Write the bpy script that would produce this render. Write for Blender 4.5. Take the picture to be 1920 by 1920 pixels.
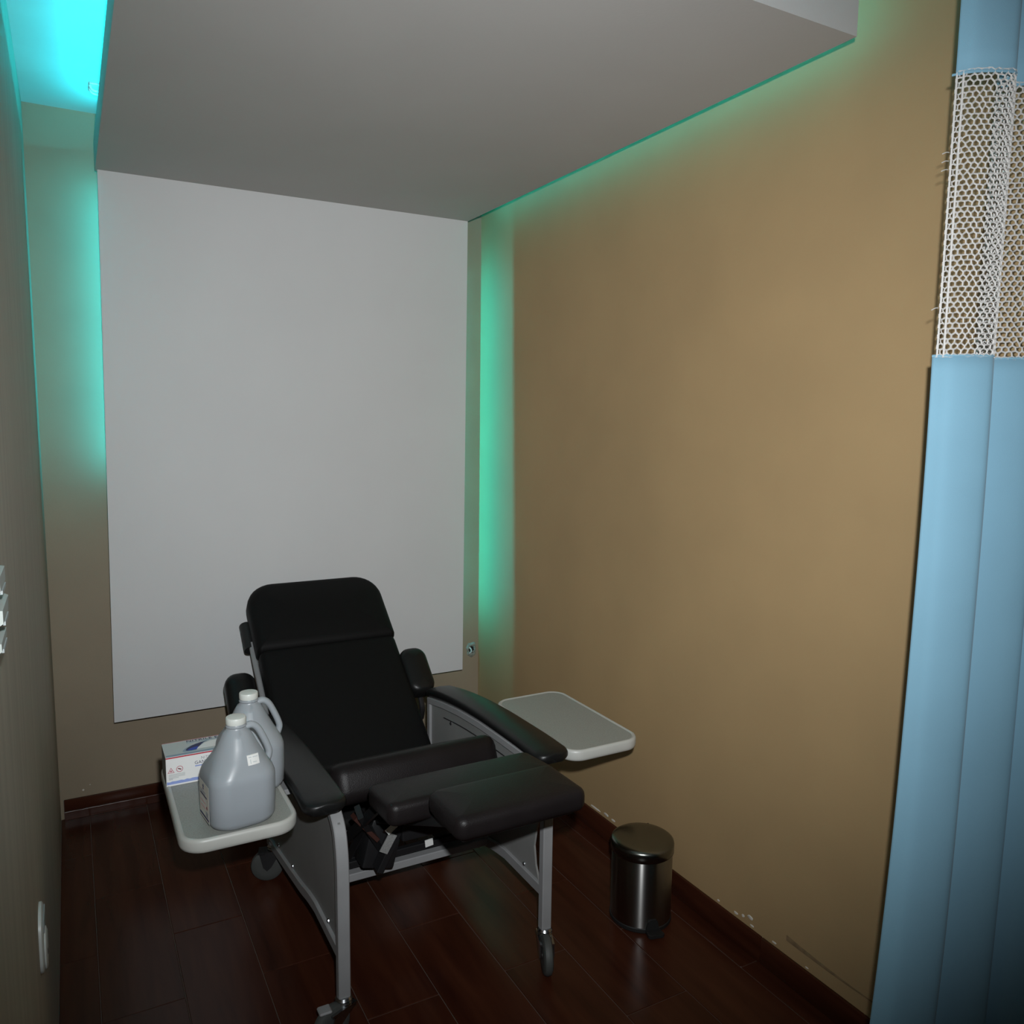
import bpy, bmesh, math, random
from mathutils import Vector, Matrix, noise as mnoise
random.seed(7)
for o in list(bpy.data.objects): bpy.data.objects.remove(o)
S = bpy.context.scene
COL = S.collection
PI = math.pi

# ------------------------------------------------------------------ camera
cam_d = bpy.data.cameras.new('camera'); cam = bpy.data.objects.new('camera', cam_d); COL.objects.link(cam)
FPX = 1513.75
cam_d.sensor_width = 36.0; cam_d.sensor_height = 36.0; cam_d.sensor_fit = 'HORIZONTAL'
cam_d.lens = 36.0 * FPX / 1920.0; cam_d.clip_start = 0.02
CR = Matrix(((0.877, 0.045, -0.478), (-0.480, 0.108, -0.871), (0.012, 0.993, 0.117)))
def vp(x, y): return Vector((x - 960, 960 - y, -FPX)).normalized()
ax = vp(3740, 816); ay = vp(126, 772); az = ax.cross(ay); ay = az.cross(ax)
CR = Matrix((ax, ay, az))            # rows are the world axes seen from the camera
CAM = Vector((0, 0, 1.57))
cam.matrix_world = Matrix.Translation(CAM) @ CR.to_4x4()
S.camera = cam

# ------------------------------------------------------------------ world, flash, exposure
W = bpy.data.worlds.new('world'); S.world = W; W.use_nodes = True
W.node_tree.nodes['Background'].inputs[0].default_value = (0.55, 0.6, 0.62, 1)
W.node_tree.nodes['Background'].inputs[1].default_value = 0.012
fl_d = bpy.data.lights.new('camera_flash', 'SPOT'); fl = bpy.data.objects.new('camera_flash', fl_d); COL.objects.link(fl)
fl_d.energy = 232; fl_d.color = (0.945, 0.98, 1.0); fl_d.shadow_soft_size = 0.018
fl_d.spot_size = math.radians(96); fl_d.spot_blend = 1.0
FLP = CAM + CR @ Vector((0.045, 0.130, 0.02))
fl.location = FLP
fdir = CR @ Vector((-0.05, 0.05, -1.0)).normalized()      # the flash head points a little above the lens axis
fl.rotation_euler = fdir.to_track_quat('-Z', 'Y').to_euler()
S.view_settings.view_transform = 'Standard'; S.view_settings.look = 'None'
S.view_settings.exposure = 0.0; S.view_settings.gamma = 1.0; S.view_settings.use_curve_mapping = False
LED_COL = (0.0, 0.82, 1.0)

# ------------------------------------------------------------------ materials
def new_mat(name):
    m = bpy.data.materials.new(name); m.use_nodes = True
    return m, m.node_tree, m.node_tree.nodes['Principled BSDF']
def mat(name, c, rough=0.6, metal=0.0, var=0.0, vscale=8.0, stretch=(1, 1, 1), bump=0.0, bscale=200.0, spec=0.5, c2=None, alpha=1.0, trans=0.0, sheen=0.0, aniso=0.0):
    m, nt, b = new_mat(name); L = nt.links
    b.inputs['Base Color'].default_value = (*c, 1); b.inputs['Roughness'].default_value = rough
    b.inputs['Metallic'].default_value = metal; b.inputs['Specular IOR Level'].default_value = spec
    b.inputs['Alpha'].default_value = alpha; b.inputs['Transmission Weight'].default_value = trans
    b.inputs['Sheen Weight'].default_value = sheen; b.inputs['Anisotropic'].default_value = aniso
    tc = nt.nodes.new('ShaderNodeTexCoord'); mp = nt.nodes.new('ShaderNodeMapping')
    L.new(tc.outputs['Object'], mp.inputs['Vector']); mp.inputs['Scale'].default_value = stretch
    if var > 0 or c2:
        n = nt.nodes.new('ShaderNodeTexNoise'); n.inputs['Scale'].default_value = vscale; n.inputs['Detail'].default_value = 6
        L.new(mp.outputs[0], n.inputs['Vector'])
        r = nt.nodes.new('ShaderNodeValToRGB'); L.new(n.outputs['Fac'], r.inputs[0])
        a = c2 if c2 else tuple(max(0, v * (1 - var)) for v in c); d = c if c2 else tuple(min(1, v * (1 + var)) for v in c)
        r.color_ramp.elements[0].position = 0.3; r.color_ramp.elements[1].position = 0.7
        r.color_ramp.elements[0].color = (*a, 1); r.color_ramp.elements[1].color = (*d, 1)
        L.new(r.outputs[0], b.inputs['Base Color'])
    if bump > 0:
        n2 = nt.nodes.new('ShaderNodeTexNoise'); n2.inputs['Scale'].default_value = bscale; n2.inputs['Detail'].default_value = 3
        L.new(tc.outputs['Object'], n2.inputs['Vector'])
        bp = nt.nodes.new('ShaderNodeBump'); bp.inputs['Strength'].default_value = bump; bp.inputs['Distance'].default_value = 0.002
        L.new(n2.outputs['Fac'], bp.inputs['Height']); L.new(bp.outputs[0], b.inputs['Normal'])
    return m
M = {}
M['wall_tan'] = mat('tan_paint', (0.385, 0.258, 0.126), 0.75, var=0.05, vscale=3, bump=0.15, bscale=120)
M['wall_back'] = mat('taupe_paint', (0.285, 0.228, 0.158), 0.7, var=0.05, vscale=4, bump=0.15, bscale=120)
M['wall_left'] = mat('grey_beige_streaked_paint', (0.40, 0.36, 0.285), 0.6, c2=(0.335, 0.295, 0.235), vscale=5, stretch=(6, 6, 0.35), bump=0.1, bscale=60)
M['ceiling'] = mat('white_ceiling_paint', (0.60, 0.60, 0.585), 0.8, var=0.03, vscale=5, bump=0.2, bscale=40)
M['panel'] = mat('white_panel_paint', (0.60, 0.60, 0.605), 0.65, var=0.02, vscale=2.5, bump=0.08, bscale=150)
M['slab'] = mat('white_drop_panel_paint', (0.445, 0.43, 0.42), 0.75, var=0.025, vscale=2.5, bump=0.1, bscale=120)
def wood_tile(name, seedoff, axis=1):
    m, nt, b = new_mat(name); L = nt.links
    tc = nt.nodes.new('ShaderNodeTexCoord'); mp = nt.nodes.new('ShaderNodeMapping')
    mp.inputs['Location'].default_value = (seedoff * 3.1, seedoff * 1.7, 0)
    mp.inputs['Scale'].default_value = (22, 2.2, 22) if axis == 1 else (2.2, 22, 22)
    L.new(tc.outputs['Object'], mp.inputs['Vector'])
    oi = nt.nodes.new('ShaderNodeObjectInfo')
    n = nt.nodes.new('ShaderNodeTexNoise'); n.noise_dimensions = '4D'; n.inputs['Scale'].default_value = 1.0; n.inputs['Detail'].default_value = 8; n.inputs['Distortion'].default_value = 0.6
    mu = nt.nodes.new('ShaderNodeMath'); mu.operation = 'MULTIPLY'; mu.inputs[1].default_value = 40; L.new(oi.outputs['Random'], mu.inputs[0]); L.new(mu.outputs[0], n.inputs['W'])
    L.new(mp.outputs[0], n.inputs['Vector'])
    r = nt.nodes.new('ShaderNodeValToRGB'); L.new(n.outputs['Fac'], r.inputs[0])
    r.color_ramp.elements[0].position = 0.3; r.color_ramp.elements[0].color = (0.034, 0.0090, 0.0045, 1)
    r.color_ramp.elements[1].position = 0.72; r.color_ramp.elements[1].color = (0.068, 0.0205, 0.0100, 1)
    L.new(r.outputs[0], b.inputs['Base Color'])
    b.inputs['Roughness'].default_value = 0.25; b.inputs['Specular IOR Level'].default_value = 0.2
    bp = nt.nodes.new('ShaderNodeBump'); bp.inputs['Strength'].default_value = 0.12; bp.inputs['Distance'].default_value = 0.001
    L.new(n.outputs['Fac'], bp.inputs['Height']); L.new(bp.outputs[0], b.inputs['Normal'])
    return m
M['tile'] = wood_tile('wood_look_tile', 1)
M['tile_x'] = wood_tile('wood_look_tile_crosswise', 2, 0)
M['grout'] = mat('grey_grout', (0.115, 0.08, 0.065), 0.9)
M['vinyl'] = mat('black_brown_vinyl', (0.0090, 0.0070, 0.0072), 0.42, bump=0.25, bscale=350, var=0.15, vscale=10, spec=0.19)
M['fabric_black'] = mat('matt_black_vinyl', (0.0042, 0.0040, 0.0041), 0.6, bump=0.25, bscale=350, spec=0.15)
M['armpad'] = mat('black_urethane', (0.0075, 0.0075, 0.0075), 0.36, bump=0.1, bscale=300, spec=0.3)
M['frame'] = mat('grey_enamelled_steel', (0.26, 0.26, 0.265), 0.35, var=0.05, vscale=14, spec=0.5)
M['sidepanel'] = mat('grey_side_panel', (0.205, 0.205, 0.20), 0.45, var=0.06, vscale=9)
M['tray'] = mat('pale_grey_plastic', (0.46, 0.46, 0.43), 0.4, var=0.03, vscale=20)
M['tray_top'] = mat('speckled_grey_plastic', (0.29, 0.30, 0.275), 0.5, var=0.12, vscale=260)
M['blackmetal'] = mat('black_enamel', (0.012, 0.012, 0.013), 0.35)
M['rubber'] = mat('grey_rubber', (0.055, 0.058, 0.055), 0.6)
M['rubber_black'] = mat('black_rubber', (0.010, 0.010, 0.010), 0.55)
M['chrome'] = mat('dull_chrome', (0.42, 0.43, 0.45), 0.22, 1.0)
M['steel'] = mat('brushed_stainless_steel', (0.30, 0.295, 0.285), 0.22, 1.0, var=0.06, vscale=30, stretch=(30, 30, 0.6), aniso=0.95)
_nt = M['steel'].node_tree; _b = _nt.nodes['Principled BSDF']; _t = _nt.nodes.new('ShaderNodeTangent'); _t.direction_type = 'RADIAL'; _t.axis = 'Z'
_nt.links.new(_t.outputs[0], _b.inputs['Tangent']); _b.inputs['Anisotropic Rotation'].default_value = 0.25; _b.inputs['Roughness'].default_value = 0.29
M['steel_lid'] = mat('polished_stainless_lid', (0.19, 0.195, 0.18), 0.24, 1.0, var=0.05, vscale=6)
M['sticker'] = mat('white_paper_sticker', (0.72, 0.72, 0.70), 0.6)
M['sticker_grey'] = mat('grey_printed_sticker', (0.20, 0.20, 0.195), 0.6, var=0.2, vscale=300)
M['rust'] = mat('red_brown_paint', (0.04, 0.014, 0.010), 0.5)
M['jug'] = mat('milky_polyethylene', (0.40, 0.435, 0.465), 0.32, var=0.03, vscale=10, alpha=0.70, spec=0.45)
M['liquid'] = mat('cloudy_liquid', (0.29, 0.33, 0.385), 0.3)
M['cap'] = mat('white_cap_plastic', (0.62, 0.64, 0.60), 0.4)
M['label_cream'] = mat('cream_paper_label', (0.62, 0.59, 0.53), 0.6)
M['ink_navy'] = mat('navy_ink', (0.03, 0.035, 0.10), 0.6)
M['ink_grey'] = mat('grey_ink', (0.30, 0.31, 0.33), 0.6)
M['ink_pale'] = mat('pale_grey_ink', (0.50, 0.53, 0.53), 0.6)
M['ink_red'] = mat('red_ink', (0.48, 0.035, 0.06), 0.6)
M['ink_pink'] = mat('pinkish_red_ink', (0.55, 0.22, 0.26), 0.6)
M['ink_maroon'] = mat('maroon_ink', (0.16, 0.012, 0.025), 0.6)
M['ink_blue'] = mat('royal_blue_ink', (0.03, 0.07, 0.42), 0.6)
M['ink_wave'] = mat('soft_blue_ink', (0.26, 0.34, 0.66), 0.6)
M['ink_slate'] = mat('slate_blue_ink', (0.27, 0.36, 0.44), 0.6)
M['card_white'] = mat('white_card', (0.80, 0.80, 0.79), 0.55)
M['card_grey'] = mat('pale_grey_card', (0.50, 0.54, 0.54), 0.5)
M['card_side'] = mat('dull_grey_card', (0.20, 0.20, 0.19), 0.6, var=0.3, vscale=30)
M['curtain'] = mat('sky_blue_curtain_cloth', (0.200, 0.385, 0.505), 0.85, var=0.04, vscale=5, bump=0.2, bscale=900, sheen=0.15)
M['net'] = mat('off_white_net_cord', (0.62, 0.60, 0.58), 0.85)
M['plastic_white'] = mat('white_plastic', (0.55, 0.58, 0.56), 0.35)
M['plastic_dimmed'] = mat('dimmed_white_plastic', (0.33, 0.36, 0.34), 0.45)  # white plastic with its colour darkened to offset the strong flash
M['plastic_grey'] = mat('grey_plastic', (0.28, 0.31, 0.31), 0.4)
M['plaster'] = mat('broken_plaster', (0.24, 0.25, 0.21), 0.9, var=0.3, vscale=90, bump=0.6, bscale=200)
M['chip'] = mat('white_paint_chip', (0.66, 0.62, 0.55), 0.8)
M['scuff'] = mat('dark_scuff', (0.235, 0.155, 0.08), 0.8, var=0.2, vscale=40)
M['dark'] = mat('painted_cavity_shade', (0.012, 0.012, 0.010), 0.9)  # near-black colour painted in for the shade inside openings
def led_mat(strength):
    m, nt, b = new_mat('teal_led_glow'); nt.nodes.remove(b)
    e = nt.nodes.new('ShaderNodeEmission'); e.inputs[0].default_value = (*LED_COL, 1); e.inputs[1].default_value = strength
    nt.links.new(e.outputs[0], nt.nodes['Material Output'].inputs[0]); return m

# ------------------------------------------------------------------ mesh helpers (all shapes in world metres)
ORG = {}
def finish(name, bm, m, parent=None, smooth=35, label=None, keep_origin=None):
    bmesh.ops.recalc_face_normals(bm, faces=bm.faces)
    me = bpy.data.meshes.new(name)
    if keep_origin is None:
        xs = [v.co for v in bm.verts]
        c = Vector([(min(v[i] for v in xs) + max(v[i] for v in xs)) / 2 for i in range(3)])
        if parent is None: c.z = min(v.z for v in xs)
    else: c = Vector(keep_origin)
    bmesh.ops.translate(bm, verts=bm.verts, vec=-c)
    bm.to_mesh(me); bm.free()
    if m is not None: me.materials.append(M[m] if isinstance(m, str) else m)
    if smooth:
        for p in me.polygons: p.use_smooth = True
        me.set_sharp_from_angle(angle=math.radians(smooth))
    o = bpy.data.objects.new(name, me); COL.objects.link(o)
    ORG[o.name] = c
    if parent is not None:
        o.parent = parent; o.location = c - ORG[parent.name]
    else: o.location = c
    if label: o['label'] = label
    return o
def thing(name, label, cat, loc, group=None):
    o = bpy.data.objects.new(name, None); COL.objects.link(o); o.location = loc; o.empty_display_size = 0.05
    ORG[o.name] = Vector(loc); o['label'] = label; o['category'] = cat
    if group: o['group'] = group
    return o
def tag(o, label, cat, group=None):
    o['label'] = label; o['category'] = cat
    if group: o['group'] = group
    return o
def struct(o, label=None):
    o['kind'] = 'structure'
    if label: o['label'] = label
    return o
def B(): return bmesh.new()
def box(bm, lo, hi, bev=0.0, seg=2, Mx=None):
    lo = Vector(lo); hi = Vector(hi); c = (lo + hi) / 2; s = hi - lo
    t = bmesh.new(); bmesh.ops.create_cube(t, size=1.0)
    for v in t.verts: v.co = Vector((v.co.x * s.x, v.co.y * s.y, v.co.z * s.z))
    if bev > 0: bmesh.ops.bevel(t, geom=list(t.edges), offset=bev, segments=seg, profile=0.5, affect='EDGES')
    if Mx is not None: bmesh.ops.transform(t, matrix=Mx, verts=t.verts)
    bmesh.ops.translate(t, verts=t.verts, vec=c); merge(bm, t)
def merge(bm, t):
    me = bpy.data.meshes.new('tmp'); t.to_mesh(me); t.free(); bm.from_mesh(me); bpy.data.meshes.remove(me)
def loft(bm, rings, cap0=True, cap1=True, closed=True):
    vs = [[bm.verts.new(p) for p in r] for r in rings]; n = len(rings[0])
    for a, b in zip(vs, vs[1:]):
        for i in range(n if closed else n - 1):
            j = (i + 1) % n; bm.faces.new((a[i], a[j], b[j], b[i]))
    if closed and cap0: bm.faces.new(list(reversed(vs[0])))
    if closed and cap1: bm.faces.new(vs[-1])
    return vs
def rr(a, b, R, n=6):
    R = max(1e-4, min(R, a, b)); pts = []
    for cx, cy, a0 in ((a - R, b - R, 0), (-(a - R), b - R, PI / 2), (-(a - R), -(b - R), PI), (a - R, -(b - R), 1.5 * PI)):
        for k in range(n + 1):
            t = a0 + (PI / 2) * k / n; pts.append((cx + R * math.cos(t), cy + R * math.sin(t)))
    return pts
def pillow(bm, a, b, R, h, r, crown, Mx, n=6, taper=None, sag=None):
    """a cushion: plan half sizes a,b with corner radius R, height h, edge radius r, domed top"""
    rings = []
    def ring(ins, z, extra=0):
        return [Mx @ Vector(((x * (1 + (taper or 0) * y / b)), y, z + (sag(x / a, y / b) if sag else 0))) for x, y in rr(a - ins, b - ins, R - ins, n)]
    m_ = min(a, b)
    for f in (0.5, 0.8): rings.append(ring(m_ * (1 - f) , 0))
    rings.append(ring(r, 0))
    for k in range(1, 5):
        t = PI / 2 * k / 4; rings.append(ring(r - r * math.sin(t), r - r * math.cos(t)))
    for k in range(0, 5):
        t = PI / 2 * k / 4; rings.append(ring(r - r * math.cos(t), h - r + r * math.sin(t)))
    for f in (0.12, 0.3, 0.5, 0.72, 0.9):
        ins = r + (m_ - r) * f; rings.append(ring(ins, h + crown * (1 - (1 - f) ** 2)))
    loft(bm, rings)
def tube(bm, pts, r, n=10, square=None, cap=True):
    """sweep a round (r) or rectangular (square=(u half, w half)) section along pts"""
    pts = [Vector(p) for p in pts]; rings = []; up = None
    for i, p in enumerate(pts):
        d = ((pts[min(i + 1, len(pts) - 1)] - p).normalized() + (p - pts[max(i - 1, 0)]).normalized()).normalized()
        if up is None:
            up = Vector((1, 0, 0)) if abs(d.x) < 0.9 else Vector((0, 0, 1))
        u = (up - d * up.dot(d)).normalized(); w = d.cross(u); up = u
        if square:
            su, sw = square; e = 0.2 * min(su, sw)
            sec = [(su, sw - e), (su - e, sw), (-su + e, sw), (-su, sw - e), (-su, -sw + e), (-su + e, -sw), (su - e, -sw), (su, -sw + e)]
            rings.append([p + u * x + w * y for x, y in sec])
        else:
            rings.append([p + (u * math.cos(2 * PI * k / n) + w * math.sin(2 * PI * k / n)) * r for k in range(n)])
    loft(bm, rings, cap, cap)
def lathe(bm, prof, c, n=32, axis='z', Mx=None):
    c = Vector(c); rings = []
    for rad, z in prof:
        ring = []
        for k in range(n):
            t = 2 * PI * k / n; v = Vector((rad * math.cos(t), rad * math.sin(t), z))
            if Mx is not None: v = Mx @ v
            ring.append(c + v)
        rings.append(ring)
    loft(bm, rings)
def prism(bm, poly, axis, lo, hi):
    def P(a, b, t):
        return (t, a, b) if axis == 'x' else ((a, t, b) if axis == 'y' else (a, b, t))
    loft(bm, [[P(a, b, lo) for a, b in poly], [P(a, b, hi) for a, b in poly]])
def smooth_path(pts, k=6):
    pts = [Vector(p) for p in pts]; out = []
    for i in range(len(pts) - 1):
        p0 = pts[max(i - 1, 0)]; p1 = pts[i]; p2 = pts[i + 1]; p3 = pts[min(i + 2, len(pts) - 1)]
        for j in range(k):
            t = j / k
            out.append(0.5 * ((2 * p1) + (p2 - p0) * t + (2 * p0 - 5 * p1 + 4 * p2 - p3) * t * t + (3 * p1 - p0 - 3 * p2 + p3) * t ** 3))
    out.append(pts[-1]); return out

# ------------------------------------------------------------------ the room
XL, XR, YB, ZC = -0.092, 1.705, 3.433, 2.645
Y0 = -0.7
def slab_box(name, lo, hi, m, label=None, bev=0):
    b = B(); box(b, lo, hi, bev); return struct(finish(name, b, m), label)
floor = slab_box('floor', (XL - 0.1, Y0, -0.06), (XR + 0.1, YB + 0.1, -0.0025), 'grout', 'dark red-brown wood-look tile floor')
wall_left = slab_box('wall_left', (XL - 0.1, Y0, -0.05), (XL, YB + 0.1, ZC + 0.1), 'wall_left', 'grey-beige painted left wall with faint vertical streaks')
wall_back = slab_box('wall_back', (XL, YB, -0.05), (XR, YB + 0.1, ZC + 0.1), 'wall_back', 'taupe painted back wall behind the white panel')
wall_right = slab_box('wall_right', (XR, Y0, -0.05), (XR + 0.1, YB + 0.1, ZC + 0.1), 'wall_tan', 'tan painted right wall')
ceiling = slab_box('ceiling', (XL, Y0, ZC), (XR, YB, ZC + 0.1), 'ceiling', 'white ceiling above the dropped panel, lit teal')

# floor tiles, 20 x 60 cm in running bond, each a part of the floor
TW, TL, G = 0.2036, 0.611, 0.0022
tile_mesh = {}
def tile(x0, x1, y0, y1):
    w, l = x1 - x0 - G, y1 - y0 - G
    if w < 0.01 or l < 0.01: return
    key = (round(w, 3), round(l, 3))
    if key not in tile_mesh:
        b = B(); box(b, (-w / 2, -l / 2, -0.008), (w / 2, l / 2, 0), 0.0012, 1)
        me = bpy.data.meshes.new('tile'); b.to_mesh(me); b.free(); me.materials.append(M['tile']); tile_mesh[key] = me
    o = bpy.data.objects.new('tile', tile_mesh[key]); COL.objects.link(o); o.parent = floor
    o.location = Vector(((x0 + x1) / 2, (y0 + y1) / 2, random.uniform(-0.0005, 0))) - ORG['floor']
for ci in range(-1, 10):
    x0 = 0.0065 + TW * ci; x1 = x0 + TW
    x0c, x1c = max(x0, XL + 0.001), min(x1, XR - 0.001)
    if ci == 8: x1c = x1
    off = 2.488 if ci % 2 else 2.183
    k = -6
    while True:
        y0 = off + TL * k; y1 = y0 + TL; k += 1
        if y0 >= YB: break
        if y1 <= 0.2: continue
        tile(x0c, x1c, max(y0, 0.2), min(y1, YB - 0.001))

# baseboards: tile lengths as parts
def base_pieces(parent, axis):
    if axis == 'y':
        cuts = [0.2, 0.95, 1.56, 2.17, 2.78, YB - 0.004]
        for a, c in zip(cuts, cuts[1:]):
            b = B(); box(b, (XR - 0.011, a + 0.001, 0.0005), (XR - 0.0005, c - 0.001, 0.079), 0.0022, 2); finish('baseboard_tile', b, 'tile', parent)
    else:
        cuts = [XL + 0.012, 0.41, 1.02, XR - 0.0125]
        for a, c in zip(cuts, cuts[1:]):
            b = B(); box(b, (a + 0.001, YB - 0.010, 0.036), (c - 0.001, YB - 0.0005, 0.078), 0.002, 2); finish('baseboard_tile', b, 'tile_x', parent)
            b = B()
            n = 40; prev = None; rings = []
            for i in range(n + 1):                      # lower course, with an uneven glazed lip
                x = a + 0.001 + (c - a - 0.002) * i / n; w = mnoise.noise(Vector((x * 31, 0, 0))) * 0.0012
                rings.append([(x, YB - 0.0005, 0.0005), (x, YB - 0.0005, 0.036), (x, YB - 0.013 + w, 0.0355), (x, YB - 0.016 + w, 0.033 + w), (x, YB - 0.0165 + w, 0.029), (x, YB - 0.0155, 0.0005)])
            loft(b, rings); finish('baseboard_lip', b, M['tile_x'], parent, 60)
bb = B(); box(bb, (XR - 0.004, 0.2, 0.0), (XR - 0.0002, YB - 0.001, 0.076)); baseboard_right = struct(finish('baseboard_right', bb, 'grout'), 'red-brown tile baseboard along the tan wall')
bb = B(); box(bb, (XL + 0.011, YB - 0.004, 0.0), (XR - 0.012, YB - 0.0002, 0.075)); baseboard_back = struct(finish('baseboard_back', bb, 'grout'), 'red-brown tile baseboard along the back wall')
base_pieces(baseboard_right, 'y'); base_pieces(baseboard_back, 'x')

# chipped paint and a long scuff along the foot of the tan wall
def blob(bm, c, ry, rz, seed, t=0.0012, n=11):
    c = Vector(c); rings = []
    for dx, f in ((0.0, 1.0), (-t, 0.8)):
        ring = []
        for k in range(n):
            a = 2 * PI * k / n; q = f * (1 + 0.35 * mnoise.noise(Vector((math.cos(a) * 1.7 + seed, math.sin(a) * 1.7, seed))))
            ring.append(c + Vector((dx, ry * q * math.cos(a), rz * q * math.sin(a))))
        rings.append(ring)
    loft(bm, rings)
for i, (y, z, ry, rz) in enumerate([(1.745, 0.088, .006, .003), (1.669, 0.090, .009, .004), (1.640, 0.098, .006, .005), (1.612, 0.108, .011, .006), (1.603, 0.087, .008, .003), (1.517, 0.087, .008, .003), (1.40, 0.085, .006, .002), (2.413, 0.088, .035, .004), (2.344, 0.094, .016, .005), (2.30, 0.092, .012, .004), (2.237, 0.093, .012, .006), (2.20, 0.089, .02, .004)]):
    b = B(); blob(b, (XR - 0.0001, y, z), ry, rz, i * 3.3); finish('paint_chip', b, 'chip', wall_right)
b = B(); rings = []
for i in range(25):
    t = i / 24; y = 1.475 - 0.34 * t; z = 0.128 - 0.006 * math.sin(t * 3); w = 0.007 * (1 - t) ** 1.6 + 0.0016
    rings.append([(XR - 0.0004, y, z + w), (XR - 0.0008, y, z), (XR - 0.0004, y, z - w), (XR + 0.001, y, z)])
loft(b, rings); finish('scuff_mark', b, 'scuff', wall_right)
for i, (x, z, rx) in enumerate([(-0.012, 0.103, 0.004), (0.012, 0.12, 0.002)]):
    b = B(); lathe(b, [(0.0001, 0), (rx, 0.0005), (rx * 0.6, 0.0012), (0.0001, 0.0014)], (x, YB, z), 8, Mx=Matrix.Rotation(PI / 2, 3, 'X')); finish('paint_chip', b, 'chip', wall_back)

# the white panel and the dropped ceiling panel it runs into
SP = 0.96
PYF = YB * SP                       # front of the white panel, 3.296
ZP = 1.57 + (2.451 - 1.57) * SP     # underside of the dropped panel
b = B()
xl0, xl1, xr0, xr1, zb = 0.103, 0.131, 1.556, 1.5705, 1.57 + (0.355 - 1.57) * SP
loft(b, [[(xl0, PYF, zb), (xr0, PYF, zb), (xr1, PYF, ZP), (xl1, PYF, ZP)], [(xl0, PYF + 0.022, zb), (xr0, PYF + 0.022, zb), (xr1, PYF + 0.022, ZP), (xl1, PYF + 0.022, ZP)]])
wp = thing('wall_panel', 'large white board standing off the back wall behind the recliner', 'wall panel', (0.83, PYF, zb))
finish('board', b, 'panel', wp, 0)
for x in (0.33, 0.83, 1.33):
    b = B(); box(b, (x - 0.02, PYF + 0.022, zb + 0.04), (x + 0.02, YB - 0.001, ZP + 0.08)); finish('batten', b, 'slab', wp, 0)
SYF = 1.358 * SP; SX0, SX1 = 0.124, 1.5712
cp = thing('ceiling_panel', 'white dropped ceiling panel with teal light spilling over its edges', 'ceiling panel', (0.83, 2.3, ZP))
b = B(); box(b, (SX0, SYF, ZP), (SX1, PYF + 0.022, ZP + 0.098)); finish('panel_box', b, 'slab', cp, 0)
for x in (0.5, 1.2):
    for y in (1.7, 2.8):
        b = B(); tube(b, [(x, y, ZP + 0.097), (x, y, ZC - 0.0005)], 0.006, 8); finish('hanger_rod', b, 'frame', cp)

# teal LED strips (the lamps of the room): a thin backing with a glowing face
def led(p0, p1, n, w, strength, label):
    """strip from p0 to p1, emitting along n, width w"""
    p0, p1, n = Vector(p0), Vector(p1), Vector(n).normalized(); d = (p1 - p0).normalized(); u = d.cross(n).normalized()
    t = thing('led_strip', label, 'led strip', p0)
    def slab4(o0, o1, hw):
        b = B(); r = []
        for p in (p0, p1): r.append([p + u * hw + n * o0, p - u * hw + n * o0, p - u * hw + n * o1, p + u * hw + n * o1])
        loft(b, r); return b
    finish('strip_backing', slab4(0, 0.002, w / 2 + 0.001), 'plastic_white', t, 0)
    b = B(); q = [p0 + u * w / 2 + n * 0.0026, p1 + u * w / 2 + n * 0.0026, p1 - u * w / 2 + n * 0.0026, p0 - u * w / 2 + n * 0.0026]
    f = b.faces.new([b.verts.new(v) for v in q]); b.normal_update()
    o = finish('glowing_face', b, led_mat(strength), t, 0)
    return t
ZT = ZP + 0.098
LS = 1.0
led((SX0 + 0.045, SYF + 0.10, ZT + 0.0005), (SX0 + 0.045, 3.27, ZT + 0.0005), (-0.35, 0, 1), 0.012, 84, 'teal LED strip hidden on the dropped panel along its left edge')
led((SX1 - 0.005, SYF + 0.06, ZT + 0.0075), (SX1 - 0.005, 3.30, ZT + 0.0075), (1, 0, 0), 0.012, 21, 'teal LED strip hidden on the dropped panel beside the tan wall')
led((SX1 - 0.10, SYF + 0.03, ZT + 0.0005), (SX0 + 0.10, SYF + 0.03, ZT + 0.0005), (0, 0, 1), 0.012, 26, 'teal LED strip hidden on the dropped panel along its front edge')
led((0.180, PYF + 0.040, 1.36), (0.175, PYF + 0.040, ZP - 0.02), (-1, 0.75, 0), 0.012, 54, 'teal LED strip hidden behind the left edge of the white board')
led((1.493, YB - 0.010, 0.64), (1.493, YB - 0.010, 2.26), (1, -0.35, 0), 0.012, 76, 'teal LED strip hidden behind the right edge of the white board')

# clip of the strip's cable on the ceiling
t = thing('cable_clip', 'small white cable clip on the teal-lit ceiling in the corner', 'cable clip', (0.133, 3.19, ZC - 0.012))
b = B(); box(b, (0.112, 3.12, ZC - 0.006), (0.150, 3.20, ZC - 0.0005), 0.002, 2); finish('clip_base', b, 'plastic_white', t)
for yy in (3.135, 3.165):
    b = B(); tube(b, smooth_path([(0.114, yy, ZC - 0.006), (0.120, yy, ZC - 0.018), (0.132, yy, ZC - 0.022), (0.144, yy, ZC - 0.018), (0.148, yy, ZC - 0.006)], 4), 0.004, 8); finish('clip_loop', b, 'plastic_white', t)

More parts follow.
